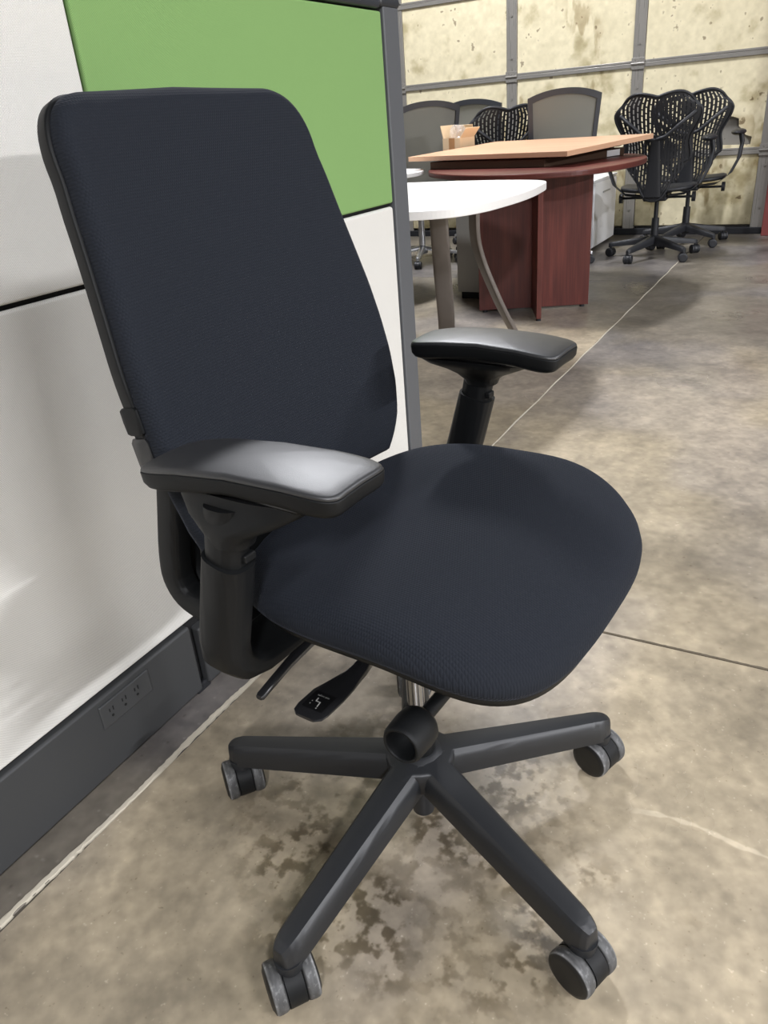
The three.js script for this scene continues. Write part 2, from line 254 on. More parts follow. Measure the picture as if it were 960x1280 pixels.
// ------------------------------------------------------------ ceiling lamps and added fill lights
LAMPS.forEach(([x, y, z, turn, I, w, l], i) => {
  const where = ['low over the far right end of the floor', 'over the open floor facing the task chair', 'over the tables beyond the partition', 'behind the viewer to the right as added fill light', 'over the aisle facing the perforated chairs as added fill light'][i];
  const t = thing('ceiling_lamp', 'long bright linear lamp hung from ceiling ' + where, 'lamp', [x, y, z], turn);
  part('housing', box(-w / 2 - 0.03, w / 2 + 0.03, 0, 0.08, -l / 2 - 0.03, l / 2 + 0.03, 0.01), M.whiteMetal, t);
  part('diffuser', new THREE.BoxGeometry(w, 0.01, l).translate(0, -0.006, 0), std({ color: 0xffffff, emissive: LAMP_COLOR, emissiveIntensity: Math.min(6, I * 0.08) }), t);
  for (const s of [-1, 1]) part('hanger', new THREE.CylinderGeometry(0.006, 0.006, CEIL - y - 0.08, 8).translate(0, 0.08 + (CEIL - y - 0.08) / 2, s * l * 0.4), M.steel, t);
  const L = new THREE.RectAreaLight(LAMP_COLOR, I, w, l); L.position.set(0, -0.02, 0); L.rotation.x = -Math.PI / 2; t.add(L); L.name = 'lamp_light';
});

// ------------------------------------------------------------ office partition
{
  const t = thing('cubicle_partition', 'low office partition of cream and green cloth tiles in dark grey frame', 'partition', [-0.973, 0, -1.0]);
  const P = (name, y0, y1, z0, z1, x0, x1, mat, r = 0.006, label) => { const g = metreUV(box(x0, x1, y0, y1, z0 + 1.0, z1 + 1.0, r)); const u = g.attributes.uv; for (let i = 0; i < u.count; i++) u.setXY(i, u.getX(i) / 0.02, u.getY(i) / 0.02); return part(name, g, mat, t, label); };
  P('core', 0.02, 1.225, -1.81, 0.55, -0.075, -0.014, M.seam, 0.002);
  P('panel_tile', 0.818, 1.226, -0.895, 0.55, -0.016, 0, M.cream, 0.005, 'upper cream cloth tile');
  P('panel_tile', 0.172, 0.810, -0.895, 0.55, -0.016, 0, M.cream, 0.005, 'lower cream cloth tile');
  P('panel_tile', 0.822, 1.226, -1.805, -0.903, -0.016, 0, M.green, 0.005, 'green cloth tile');
  P('panel_tile', 0.150, 0.814, -1.805, -0.903, -0.016, 0, M.cream, 0.008, 'cream cloth tile under the green one');
  P('end_post', 0.0, 1.236, -1.885, -1.812, -0.078, 0.003, M.grayMetal, 0.004);
  P('top_cap', 1.230, 1.248, -1.80, 0.55, -0.082, 0.004, M.capMetal, 0.008);
  P('post_cap', 1.234, 1.256, -1.892, -1.795, -0.084, 0.007, M.capMetal, 0.01);
  P('raceway', 0.012, 0.166, -0.855, 0.55, -0.07, 0.007, M.raceway, 0.006);
  P('raceway', 0.012, 0.145, -1.808, -0.875, -0.07, 0.007, M.raceway, 0.006);
  P('leveling_foot', 0.0, 0.02, -0.885, -0.845, -0.055, 0.0, M.rubber, 0.005);
  const o = P('outlet_plate', 0.104, 0.153, -0.735, -0.618, 0.004, 0.0105, M.outlet, 0.003);
  for (let k = 0; k < 3; k++) { const z = -0.7 + k * 0.0235 + 0.0 + 1.0, zc = z + k * 0.0; part('socket', mergeGeometries([new THREE.BoxGeometry(0.0015, 0.008, 0.0018).translate(0.0105, 0.135, zc - 0.004 + k * 0.006), new THREE.BoxGeometry(0.0015, 0.0065, 0.0018).translate(0.0105, 0.135, zc + 0.004 + k * 0.006), new THREE.CylinderGeometry(0.0026, 0.0026, 0.0015, 10).rotateZ(Math.PI / 2).translate(0.0105, 0.122, zc + k * 0.006)]), M.darkHole, o); }
}

// ------------------------------------------------------------ casters shared by the chairs
function casterPart(parent, pos, axleAngle, R = 0.031, treadMat = M.tire, hoodMat = M.plastic) { // hood is the part, wheels its sub-parts
  const hood = part('caster', mergeGeometries([new THREE.CylinderGeometry(R * 0.96, R * 0.96, R * 0.72, 28).rotateX(Math.PI / 2), new THREE.CylinderGeometry(0.008, 0.008, 0.05, 10).translate(0, R, 0)]), hoodMat, parent);
  hood.position.set(...pos); hood.rotation.y = axleAngle + Math.PI / 2;
  const w = R * 0.6, prof = [[0.0005, 0], [R * 0.72, -0.0005], [R * 0.8, 0.0008], [R * 0.93, 0.002], [R * 0.99, w * 0.25], [R, w * 0.5], [R * 0.985, w * 0.8], [R * 0.93, w], [0.0005, w * 0.98]];
  for (const s of [-1, 1]) { const g = lathe(prof, 36); g.rotateX(Math.PI / 2); if (s > 0) g.rotateY(Math.PI); g.translate(0, 0, s * (R * 0.385 + w)); part('wheel', g, treadMat, hood); }
  return hood;
}
function starLeg(ang, { r0, r1, hubY, tipY, w0, w1, h0, h1, arch = 0 }) { // one leg of a five-star base
  const d = V3(Math.cos(ang), 0, Math.sin(ang)), s = V3(-Math.sin(ang), 0, Math.cos(ang)), up = V3(0, 1, 0), rings = [];
  const N = 22; for (let i = 0; i <= N; i++) {
    const t = i <= 8 ? i / 8 * 0.86 : 0.86 + 0.14 * Math.sin((i - 8) / (N - 8) * Math.PI / 2), e = Math.min(1, (1 - t) / 0.1), endR = t > 0.9 ? Math.sqrt(Math.max(0.0, 1 - Math.pow((t - 0.9) / 0.1, 2))) : 1;
    const r = r0 + (r1 - r0) * t, y = hubY + (tipY - hubY) * t + arch * Math.sin(Math.PI * t), w = (w0 + (w1 - w0) * t) * (0.42 + 0.58 * endR), h = h0 + (h1 - h0) * t; const drop = 0.006 * (1 - endR);
    const c = d.clone().multiplyScalar(r).setY(y - drop), q = (a, b) => c.clone().addScaledVector(s, a * w / 2).addScaledVector(up, b);
    rings.push([q(-0.62, 0), q(-0.3, 0.0012), q(0.3, 0.0012), q(0.62, 0), q(0.8, -0.004), q(0.92, -0.011), q(1, -h * 0.6), q(0.98, -h), q(0, -h), q(-0.98, -h), q(-1, -h * 0.6), q(-0.92, -0.011), q(-0.8, -0.004)]);
  }
  return loft(rings, { crease: 0.5 });
}

// ------------------------------------------------------------ the task chair in front (local +x forward, -z the chair's left)
{
  const t = thing('task_chair', 'large black cloth task chair with adjustable arms standing alone beside the partition', 'chair', [-0.421, 0, -0.752], THREE.MathUtils.degToRad(-5));
  const L = (a, y, w) => V3(a, y, -w);
  // five-star base
  const base = part('base', mergeGeometries([lathe([[0.001, 0.166], [0.022, 0.166], [0.028, 0.164], [0.033, 0.1605], [0.038, 0.158], [0.042, 0.154], [0.043, 0.146], [0.041, 0.118], [0.034, 0.106], [0.022, 0.098], [0.001, 0.098]], 40), pillow(Array.from({ length: 100 }, (_, i) => { const q = i / 100 * Math.PI * 2, c = (1 + Math.cos(5 * (q - THREE.MathUtils.degToRad(163.5)))) / 2, r = 0.052 + 0.03 * c * c * c; return [r * Math.cos(q), r * Math.sin(q)]; }), [{ s: 0.4, h: 0.1612 }, { d: 0.006, h: 0.1612 }, { d: 0.002, h: 0.1596 }, { d: 0, h: 0.1556 }, { d: 0.001, h: 0.124 }, { s: 0.4, h: 0.12 }], (p, q, h) => V3(p, h - 0.173 * Math.max(0, Math.hypot(p, q) - 0.03), q)), lathe([[0.001, 0.036], [0.0155, 0.036], [0.017, 0.038], [0.017, 0.115]], 24)]), M.legPlastic, t);
  for (let k = 0; k < 5; k++) {
    const a = THREE.MathUtils.degToRad(163.5 - 72 * k);
    part('base_leg', starLeg(a, { r0: 0.03, r1: 0.33, hubY: 0.160, tipY: 0.108, w0: 0.056, w1: 0.038, h0: 0.043, h1: 0.04 }), M.legPlastic, base);
    part('leg_socket', new THREE.CylinderGeometry(0.019, 0.017, 0.022, 18).translate(Math.cos(a) * 0.315, 0.066, Math.sin(a) * 0.315), M.legPlastic, base);
    casterPart(t, [Math.cos(a) * 0.317, 0.0325, Math.sin(a) * 0.317], [0.98, 1.02, 1.28, 1.3, 0.6][k], 0.0325);
  }
  part('column_collar', lathe([[0.0125, 0.158], [0.024, 0.158], [0.0235, 0.19], [0.0205, 0.235], [0.019, 0.243], [0.0125, 0.245]], 32), M.plastic, t);
  part('gas_column', new THREE.CylinderGeometry(0.0125, 0.0125, 0.25, 32).translate(0, 0.325, 0), M.chrome, t);
  part('tilt_mechanism', mergeGeometries([box(-0.13, 0.15, 0.42, 0.475, -0.085, 0.085, 0.015), new THREE.CylinderGeometry(0.026, 0.02, 0.05, 24).translate(0, 0.405, 0)]), M.plastic, t);
  // seat
  const so = []; for (let i = 0; i < 112; i++) { const th = i / 112 * Math.PI * 2, c = Math.cos(th), s = Math.sin(th), e = c > 0 ? 3.1 : 2.9, ra = c > 0 ? 0.222 : 0.2; so.push([0.052 + ra * Math.sign(c) * Math.pow(Math.abs(c), 2 / e), 0.010 + 0.248 * Math.sign(s) * Math.pow(Math.abs(s), 2 / e)]); }
  const seatY = (a, w) => 0.566 - 0.034 * ss(0.08, 0.27, a) * (0.4 + 0.6 * ss(0.08, 0.27, a)) - 0.010 * Math.exp(-((a - 0.0) ** 2 + w * w * 0.6) / 0.012) + 0.005 * (w / 0.25) ** 2;
  const sprof = [{ s: 0.2, h: 0 }, { s: 0.4, h: 0 }, { s: 0.6, h: 0 }, { s: 0.75, h: -0.0005 }, { s: 0.86, h: -0.003 }, { d: 0.020, h: -0.007 }, { d: 0.011, h: -0.0115 }, { d: 0.004, h: -0.0185 }, { d: 0.0005, h: -0.027 }, { d: 0.0012, h: -0.035 }, { d: 0.006, h: -0.042 }, { d: 0.014, h: -0.046 }, { s: 0.8, h: -0.047 }];
  const sm = (a, w, h) => L(a, seatY(a, w) + h * (1.05 + 0.3 * ss(0.1, 0.27, a)), w);
  part('seat_cushion', pillow(so, sprof, sm, [0.05, 0.006]), M.fabric, t);
  part('seat_pan', pillow(so, [{ s: 0.7, h: -0.042 }, { d: 0.016, h: -0.042 }, { d: 0.0125, h: -0.047 }, { d: 0.014, h: -0.054 }, { d: 0.03, h: -0.061 }, { s: 0.5, h: -0.072 }], sm, [0.05, 0.006]), M.plastic, t);
  // backrest
  const A = (h, w) => -0.146 - 0.112 * Math.pow(Math.max(0, h - 0.58) / 0.46, 1.25) - 0.05 * Math.max(0, 0.62 - h) + 0.020 * (w / 0.2) ** 2;
  const HW = [[0.552, 0.187], [0.56, 0.192], [0.60, 0.210], [0.65, 0.221], [0.70, 0.225], [0.75, 0.224], [0.80, 0.220], [0.85, 0.213], [0.90, 0.206], [0.95, 0.2], [0.98, 0.195]];
  const bo = []; const hw = h => { for (let i = 0; i < HW.length - 1; i++) if (h <= HW[i + 1][0] + 1e-9) { const k = (h - HW[i][0]) / (HW[i + 1][0] - HW[i][0]); return HW[i][1] + (HW[i + 1][1] - HW[i][1]) * k; } return HW[HW.length - 1][1]; };
  { const right = []; for (let i = 0; i <= 34; i++) { const h = 0.552 + (0.985 - 0.552) * i / 34; right.push([hw(h), h]); } for (let i = 1; i <= 14; i++) { const q = i / 14 * Math.PI / 2; right.push([0.135 + 0.06 * Math.pow(Math.cos(q), 0.85), 0.985 + 0.072 * Math.pow(Math.sin(q), 0.85)]); } for (let i = 1; i <= 7; i++) right.push([0.135 * (1 - i / 7), 1.057 + 0.004 * (i / 7)]); bo.push(...right, ...right.slice(0, -1).reverse().map(([w, h]) => [-w, h])); for (let i = 1; i < 10; i++) bo.push([-0.187 + 0.374 * i / 10, 0.552 - 0.003 * Math.sin(Math.PI * i / 10)]); }
  const sv = h => Math.min(hw(Math.max(h, 0.552)), 0.178 + 0.044 * ss(0.615, 0.69, h)), shellOut = bo.map(([w, h]) => [Math.sign(w) * Math.min(Math.abs(w), sv(h)), h]);
  const backMap = (w, h, n) => L(A(h, w) + n, h + n * 0.22, w);
  part('back_cushion', pillow(bo, [{ s: 0.2, h: 0 }, { s: 0.45, h: 0 }, { s: 0.7, h: 0 }, { s: 0.88, h: -0.0008 }, { d: 0.014, h: -0.003 }, { d: 0.006, h: -0.008 }, { d: 0.0015, h: -0.015 }, { d: 0, h: -0.023 }, { d: 0.002, h: -0.030 }, { d: 0.012, h: -0.033 }, { s: 0.5, h: -0.034 }], backMap, [0, 0.8]), M.fabric, t);
  part('back_shell', pillow(shellOut, [{ s: 0.5, h: -0.028 }, { d: 0.006, h: -0.028 }, { d: -0.001, h: -0.029 }, { d: -0.0025, h: -0.033 }, { d: -0.0015, h: -0.047 }, { d: 0.002, h: -0.051 }, { d: 0.012, h: -0.054 }, { s: 0.85, h: -0.057 }, { s: 0.5, h: -0.058 }], backMap, [0, 0.8]), M.plastic, t);
  // lumbar slider clips on the two edges of the shell
  for (const s of [-1, 1]) {
    const seg = (h0, h1, n, rw, mat, name) => part(name, loft([0, 0.08, 0.5, 0.92, 1].map((k, i) => ringAt(backMap(s * (hw(h0 + (h1 - h0) * k) - 0.001), h0 + (h1 - h0) * k, n), V3(1, 0.18, 0).normalize(), V3(0, 0, 1), [0.011, 0.0145, 0.015, 0.0145, 0.011][i], rw * [0.7, 1, 1.05, 1, 0.7][i], 18, 4))), mat, t);
    seg(0.727, 0.757, -0.039, 0.0048, M.plastic, 'lumbar_grip'); seg(0.665, 0.723, -0.040, 0.0036, M.gloss, 'back_track');
  }
  // J-shaped upright: sheet with two thick side ribs
  const J = [[-0.205, 0.74], [-0.216, 0.66], [-0.234, 0.59], [-0.252, 0.52], [-0.255, 0.485], [-0.243, 0.463], [-0.215, 0.452], [-0.17, 0.448], [-0.08, 0.448]];
  const jc = new THREE.CatmullRomCurve3(J.map(([a, y]) => V3(a, y, 0)), false, 'centripetal');
  const jrings = (w0, rw, th) => { const out = []; for (let i = 0; i <= 30; i++) { const u = i / 30, p = jc.getPoint(u), tn = jc.getTangent(u), nn = V3(-tn.y, tn.x, 0); out.push(ringAt(V3(p.x, p.y, -w0), nn, V3(0, 0, 1), th, rw, 20, 4)); } return out; };
  const up = part('back_upright', loft(jrings(0, 0.14, 0.006)), M.plastic, t);
  for (const s of [-1, 1]) part('side_rib', loft(jrings(s * 0.163, 0.017, 0.018)), M.plastic, up);
  part('lower_back_frame', loft([[0.495, -0.188, 0.15], [0.505, -0.185, 0.16], [0.54, -0.180, 0.166], [0.58, -0.178, 0.172], [0.62, -0.182, 0.172]].map(([y, a, w]) => ringAt(L(a, y, 0), V3(1, 0, 0), V3(0, 0, 1), 0.012, w, 28, 5))), M.plastic, t);
  // arms
  for (const s of [-1, 1]) {
    const Lw = (a, y, w) => L(a, y, s * w), X = V3(1, 0, 0), Wd = V3(0, 0, -s);
    const path = [[-0.078, 0.462, 0.09, 0.042, 0.010], [-0.078, 0.462, 0.19, 0.040, 0.011], [-0.076, 0.464, 0.228, 0.037, 0.0135], [-0.072, 0.474, 0.251, 0.032, 0.0175], [-0.068, 0.492, 0.2625, 0.0285, 0.0205], [-0.063, 0.515, 0.266, 0.0272, 0.0215], [-0.050, 0.56, 0.267, 0.0268, 0.022], [-0.036, 0.61, 0.267, 0.0264, 0.022], [-0.031, 0.628, 0.267, 0.0262, 0.0217]];
    const rings = path.map(([a, y, w, ra, rt], i) => { const q0 = path[Math.max(0, i - 1)], q1 = path[Math.min(path.length - 1, i + 1)]; const tan = V3(q1[0] - q0[0], q1[1] - q0[1], -(q1[2] - q0[2]) * s).normalize(); const side = V3(1, 0, 0).addScaledVector(tan, -tan.x).normalize(); const nrm = tan.clone().cross(side).normalize(); if (nrm.dot(V3(0, 0, 1)) * s < 0 && i > 3) nrm.negate(); return ringAt(Lw(a, y, w), side, nrm, ra, rt, 32, 2.8); });
    // make ring winding consistent
    for (let i = 1; i < rings.length; i++) { const a = rings[i - 1], b = rings[i]; const d1 = a.reduce((q, v, k) => q + v.distanceTo(b[k]), 0); const fl = b.map((_, k) => b[(32 - k) % 32]); const d2 = a.reduce((q, v, k) => q + v.distanceTo(fl[k]), 0); if (d2 < d1) rings[i] = fl; }
    const br = part('arm_bracket', loft(rings, { crease: 0.9 }), M.plastic, t);
    part('height_button', box(-0.012, -0.004, 0.628, 0.637, -s * 0.262 - 0.008, -s * 0.262 + 0.008, 0.002), M.plastic, br);
    part('arm_post', loft([[-0.043, 0.58], [-0.030, 0.64], [-0.022, 0.68], [-0.020, 0.69]].map(([a, y]) => ringAt(Lw(a, y, 0.267), X, Wd, 0.0225, 0.0175, 28, 2.6))), M.plastic, t);
    const wc = s < 0 ? 0.238 : 0.228;
    part('arm_support', loft([[-0.022, 0.648, 0.266, 0.0235, 0.0185], [-0.022, 0.656, 0.265, 0.0265, 0.020], [-0.021, 0.665, 0.262, 0.038, 0.024], [-0.018, 0.675, 0.256, 0.058, 0.029], [-0.016, 0.686, 0.248, 0.077, 0.033], [-0.016, 0.695, 0.243, 0.084, 0.035], [-0.016, 0.699, 0.242, 0.084, 0.035]].map(([a, y, w, ra, rw]) => ringAt(Lw(a, y, w - (0.242 - wc) * ss(0.67, 0.695, y)), X, Wd, ra, rw, 36, 2.6))), M.plastic, t);
    part('pad_slide', box(-0.088, 0.07, 0.6985, 0.706, -s * wc - 0.03, -s * wc + 0.03, 0.002), M.gloss, t);
    part('latch_tab', new THREE.BoxGeometry(0.022, 0.004, 0.016).translate(-0.052, 0.672, -s * 0.268), M.gloss, t);
    // pad
    const po = []; for (let i = 0; i < 80; i++) { const th = i / 80 * Math.PI * 2, c = Math.cos(th), q = Math.sin(th), e = 8; const aa = 0.114 * Math.sign(c) * Math.pow(Math.abs(c), 2 / e), k = 0.046 * (1 - 0.08 * (c > 0 ? 0 : -c)); po.push([aa, k * Math.sign(q) * Math.pow(Math.abs(q), 2 / e)]); }
    const toe = s < 0 ? 0.13 : 0.03; // pad turned slightly on its post
    const padMap = (p, q, h) => { const ct = Math.cos(toe), st = Math.sin(toe); const a = p * ct - q * st * 0, w = q + p * -toe; return Lw(a + (s > 0 ? 0.012 : 0), 0.7325 - 0.010 * Math.pow(p / 0.114, 2) - 0.003 * Math.pow(q / 0.046, 2) + h, wc + w); };
    const padBody = part('arm_pad', pillow(po, [{ s: 0.6, h: -0.006 }, { d: 0.004, h: -0.006 }, { d: 0.0008, h: -0.0042 }, { d: 0, h: -0.0062 }, { d: 0.001, h: -0.016 }, { d: 0.005, h: -0.022 }, { d: 0.012, h: -0.0255 }, { s: 0.5, h: -0.026 }], padMap), M.plastic, t);
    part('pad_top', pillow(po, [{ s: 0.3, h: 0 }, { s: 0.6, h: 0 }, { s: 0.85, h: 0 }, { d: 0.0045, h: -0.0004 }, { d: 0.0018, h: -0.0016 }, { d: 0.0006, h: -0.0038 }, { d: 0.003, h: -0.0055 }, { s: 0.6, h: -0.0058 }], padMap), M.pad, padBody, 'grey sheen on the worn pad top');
  }
  // crank with hollow knob
  const crank = part('tension_crank', new THREE.CylinderGeometry(0.0085, 0.0085, 0.15, 16).rotateX(Math.PI / 2).translate(0.133, 0.426, 0.12), M.plastic, t);
  part('crank_knob', lathe([[0.001, 0.012], [0.0165, 0.012], [0.0175, -0.0215], [0.0205, -0.0235], [0.0215, -0.022], [0.0235, -0.018], [0.0245, 0.004], [0.0235, 0.016], [0.019, 0.022], [0.001, 0.023]], 36).rotateX(-Math.PI / 2)  .translate(0.133, 0.424, 0.208), M.plastic, crank);
  // seat height paddle with printed symbol
  const pdl = [[-0.012, 0.085, 0.0065, 0.0065], [0, 0.1, 0.009, 0.007], [0.002, 0.115, 0.0105, 0.006], [0.002, 0.128, 0.012, 0.0055], [0.0, 0.145, 0.017, 0.0035], [-0.003, 0.165, 0.0215, 0.0028], [-0.004, 0.19, 0.0215, 0.0026], [-0.004, 0.199, 0.0195, 0.0024], [-0.004, 0.204, 0.013, 0.0018]];
  const lever = part('height_lever', loft(pdl.map(([a, w, r, h]) => ringAt(L(a + 0.026, 0.430, -w * 1.08 - 0.03), V3(1, 0, 0), V3(0, 1, 0), r, h, 28, 3.2))), M.gloss, t);
  part('lever_rod', tube([L(0.05, 0.438, -0.04), L(0.04, 0.436, -0.075), L(0.017, 0.432, -0.11)], 0.0048), M.plastic, lever);
  {
    const c = document.createElement('canvas'); c.width = 256; c.height = 256; const g = c.getContext('2d'); g.fillStyle = '#0c0c0d'; g.fillRect(0, 0, 256, 256); g.strokeStyle = '#9a9a96'; g.fillStyle = '#9a9a96'; g.lineWidth = 13;
    g.font = '30px sans-serif'; g.textAlign = 'center'; g.fillText('seat height', 128, 214);
    g.beginPath(); g.moveTo(96, 50); g.lineTo(106, 118); g.lineTo(158, 118); g.lineTo(164, 168); g.stroke(); g.beginPath(); g.arc(92, 30, 9, 0, 7); g.fill();
    for (const y of [70, 100]) { g.beginPath(); g.moveTo(196, y + (y > 80 ? 14 : -14)); g.lineTo(188, y); g.lineTo(204, y); g.fill(); }
    const tx = new THREE.CanvasTexture(c); tx.colorSpace = THREE.SRGBColorSpace;
    const pl = new THREE.PlaneGeometry(0.028, 0.028).rotateX(-Math.PI / 2).rotateY(Math.PI); pl.translate(0.022, 0.4332, 0.224); part('printed_symbol', pl, std({ map: tx, roughness: 0.4 }), lever);
  }
  // recline lever: long flat rod
  part('recline_lever', loft([[-0.045, 0.452, 0.08, 0.011, 0.005], [-0.045, 0.45, 0.145, 0.012, 0.005], [-0.044, 0.447, 0.16, 0.008, 0.005], [-0.042, 0.444, 0.2, 0.006, 0.0045], [-0.036, 0.44, 0.255, 0.0055, 0.004], [-0.036, 0.44, 0.258, 0.004, 0.003]].map(([a, y, w, r, h]) => ringAt(L(a, y, -w), V3(1, 0, 0), V3(0, 1, 0), r, h, 20, 3))), M.gloss, t);
}

// ------------------------------------------------------------ desks and tables behind
{ // white round-ended table
  const t = thing('white_table', 'white round-ended table on curved grey metal legs behind the partition end', 'table', [-1.9, 0, -3.05]);
  const o = smoothLoop([[-1.9, -3.66], [-1.6, -3.635], [-1.32, -3.57], [-1.17, -3.50], [-1.105, -3.43], [-1.06, -3.22], [-1.04, -3.0], [-1.045, -2.8], [-1.07, -2.62], [-1.13, -2.5], [-1.25, -2.44], [-1.5, -2.425], [-1.9, -2.42], [-2.6, -2.42], [-2.88, -2.44], [-2.9, -2.5], [-2.9, -3.5], [-2.88, -3.64], [-2.6, -3.66]].map(([x, z]) => [x + 1.9, z + 3.05]), 160);
  part('tabletop', slab(o, 0.7, 0.73, 0.003), M.white, t);
  const leg = (pts, wd, hw) => { const c = new THREE.CatmullRomCurve3(pts.map(p => V3(p[0] + 1.9, p[1], p[2] + 3.05)), false, 'centripetal'), r = []; const nd = V3(-wd.z, 0, wd.x); for (let i = 0; i <= 24; i++) r.push(ringAt(c.getPoint(i / 24), wd, nd, hw, 0.014, 16, 4)); part('leg', loft(r), M.legMetal, t); };
  leg([[-1.41, 0.7, -2.99], [-1.42, 0.45, -3.03], [-1.47, 0.2, -3.16], [-1.56, 0.0, -3.35]], V3(0.9, 0, -0.42).normalize(), 0.038);
  leg([[-1.38, 0.7, -3.3], [-1.385, 0.5, -3.32], [-1.335, 0.25, -3.42], [-1.265, 0.0, -3.55]], V3(0.72, 0, 0.69).normalize(), 0.04);
  leg([[-2.6, 0.7, -2.8], [-2.61, 0.45, -2.8], [-2.68, 0.2, -2.7], [-2.8, 0.0, -2.55]], V3(0.9, 0, 0.42).normalize(), 0.036);
  leg([[-2.6, 0.7, -3.3], [-2.61, 0.45, -3.3], [-2.68, 0.2, -3.4], [-2.8, 0.0, -3.55]], V3(0.9, 0, -0.42).normalize(), 0.036);
}
{ // conference table with crossed panels
  const t = thing('conference_table', 'dark red wood conference table with rounded top on crossed panel base', 'table', [-1.42, 0, -4.22]);
  const o = smoothLoop([[-0.96, -4.75], [-0.97, -4.35], [-1.13, -3.98], [-1.42, -3.9], [-1.78, -4.05], [-2.12, -4.4], [-2.32, -4.92], [-2.4, -5.32], [-1.7, -5.3], [-1.12, -5.12]].map(([x, z]) => [x + 1.42, z + 4.22]), 110);
  part('tabletop', slab(o, 0.7, 0.728, 0.006), M.mahogany, t);
  const ang = Math.atan2(0.25, 0.55);
  const pn = (len, off, turn, h = 0.7) => { const g = metreUV(box(-len / 2 + off, len / 2 + off, 0.012, h, -0.0125, 0.0125, 0.002)); const u = g.attributes.uv; for (let i = 0; i < u.count; i++) u.setXY(i, u.getY(i) * 0.9, u.getX(i) * 1.4); g.rotateY(turn); return g; };
  const a = part('base_panel', pn(0.605, 0.0, ang), M.mahogany, t);
  const b = part('base_panel', pn(0.28, 0.155, ang - Math.PI / 2), M.mahogany, t);
  const c = part('base_panel', pn(0.28, -0.155, ang - Math.PI / 2), M.mahogany, t);
  for (const [p, offs, turn] of [[a, [-0.27, 0.27], ang], [b, [0.28], ang - Math.PI / 2]]) for (const q of offs) part('glide', new THREE.CylinderGeometry(0.012, 0.014, 0.012, 12).translate(Math.cos(turn) * q, 0.006, -Math.sin(turn) * q), M.rubber, p);
}
{ // flat cartons between the table and the loose top
  const t = thing('flat_carton', 'flat dark brown carton lying under the loose light wood top', 'carton', [-1.62, 0.7285, -4.78], -0.333);
  part('carton_body', box(-0.48, 0.37, 0, 0.042, -0.38, 0.38, 0.004), M.carton, t); part('carton_seam', box(-0.48, 0.371, 0.0425, 0.0445, -0.03, 0.03, 0.0008), M.tape, t);
  part('shipping_label', box(0.3695, 0.3715, 0.004, 0.036, -0.33, -0.2, 0.0005), M.whiteMetal, t);
}
{
  const t = thing('loose_tabletop', 'loose rectangular light wood tabletop laid across the dark red table', 'tabletop', [-1.25, 0.7785, -4.22], 0);
  const inner = box(-1.17, 0, -0.0, 0.026, -0.82, 0, 0.002); const g = metreUV(inner); g.rotateX(0.036); g.rotateY(-0.333); part('board', g, M.maple, t);
}
{ // open cardboard box
  const t = thing('cardboard_box', 'small open cardboard box with raised flaps on the dark red table', 'box', [-2.27, 0.729, -5.18], -0.3);
  const wl = 0.004; part('side_wall', box(-0.075, 0.075, 0, 0.15, 0.071, 0.075, 0.001), M.cardboard, t); part('side_wall', box(-0.075, 0.075, 0, 0.15, -0.075, -0.071, 0.001), M.cardboard, t); part('side_wall', box(-0.075, -0.071, 0, 0.15, -0.07, 0.07, 0.001), M.cardboard, t); part('side_wall', box(0.071, 0.075, 0, 0.15, -0.07, 0.07, 0.001), M.cardboard, t); part('box_bottom', box(-0.071, 0.071, 0, 0.004, -0.071, 0.071, 0.001), M.cardboard, t);
  part('flap', box(-0.075, 0.075, 0.0, 0.075, -0.002, 0.002, 0.001).rotateX(0.25).translate(0, 0.15, -0.073), M.cardboard, t);
  part('flap', box(-0.002, 0.002, 0, 0.08, -0.07, 0.07, 0.001).rotateZ(0.3).translate(-0.073, 0.15, 0), M.cardboard, t);
  part('flap', box(-0.002, 0.002, 0, 0.075, -0.07, 0.07, 0.001).rotateZ(-0.75).translate(0.073, 0.15, 0), M.cardboard, t);
  part('packing_tape', box(-0.02, 0.03, 0.004, 0.15, 0.0752, 0.0757, 0.0002), M.tape, t);
}
{
  const t = thing('plastic_wrap', 'crumpled clear plastic wrap sticking out of the cardboard box', 'plastic wrap', [-2.27, 0.735, -5.18], -0.3);
  const g = new THREE.IcosahedronGeometry(0.05, 3); const p = g.attributes.position; for (let i = 0; i < p.count; i++) { const x = p.getX(i), y = p.getY(i), z = p.getZ(i); const k = 0.7 + 0.7 * fbm(x * 40 + 20, y * 40 + z * 33 + 20, 2); p.setXYZ(i, x * k, 0.16 + y * k * 1.3, z * k); } g.computeVertexNormals();
  part('wrap_sheet', g, new THREE.MeshPhysicalMaterial({ color: 0xffffff, roughness: 0.12, transmission: 0.85, thickness: 0 }), t); part('wrap_tail', tube([[0, 0.004, 0], [0.01, 0.06, 0.01], [0, 0.14, 0]], 0.012, 10, 6), std({ color: 0xdcdcdc, roughness: 0.3 }), t);
}
{ // second white top, mostly hidden behind the partition
  const t = thing('side_table', 'white round side table just left of the dark red table', 'table', [-2.63, 0, -4.42]);
  part('tabletop', slab(smoothLoop([[0.42, 0], [0.3, 0.3], [0, 0.42], [-0.3, 0.3], [-0.42, 0], [-0.3, -0.3], [0, -0.42], [0.3, -0.3]], 64), 0.705, 0.728, 0.003), M.white, t);
  part('column', new THREE.CylinderGeometry(0.03, 0.03, 0.68, 20).translate(0, 0.365, 0), M.legMetal, t); part('foot_plate', lathe([[0.001, 0], [0.22, 0], [0.22, 0.008], [0.04, 0.025], [0.001, 0.025]], 40), M.legMetal, t);
}
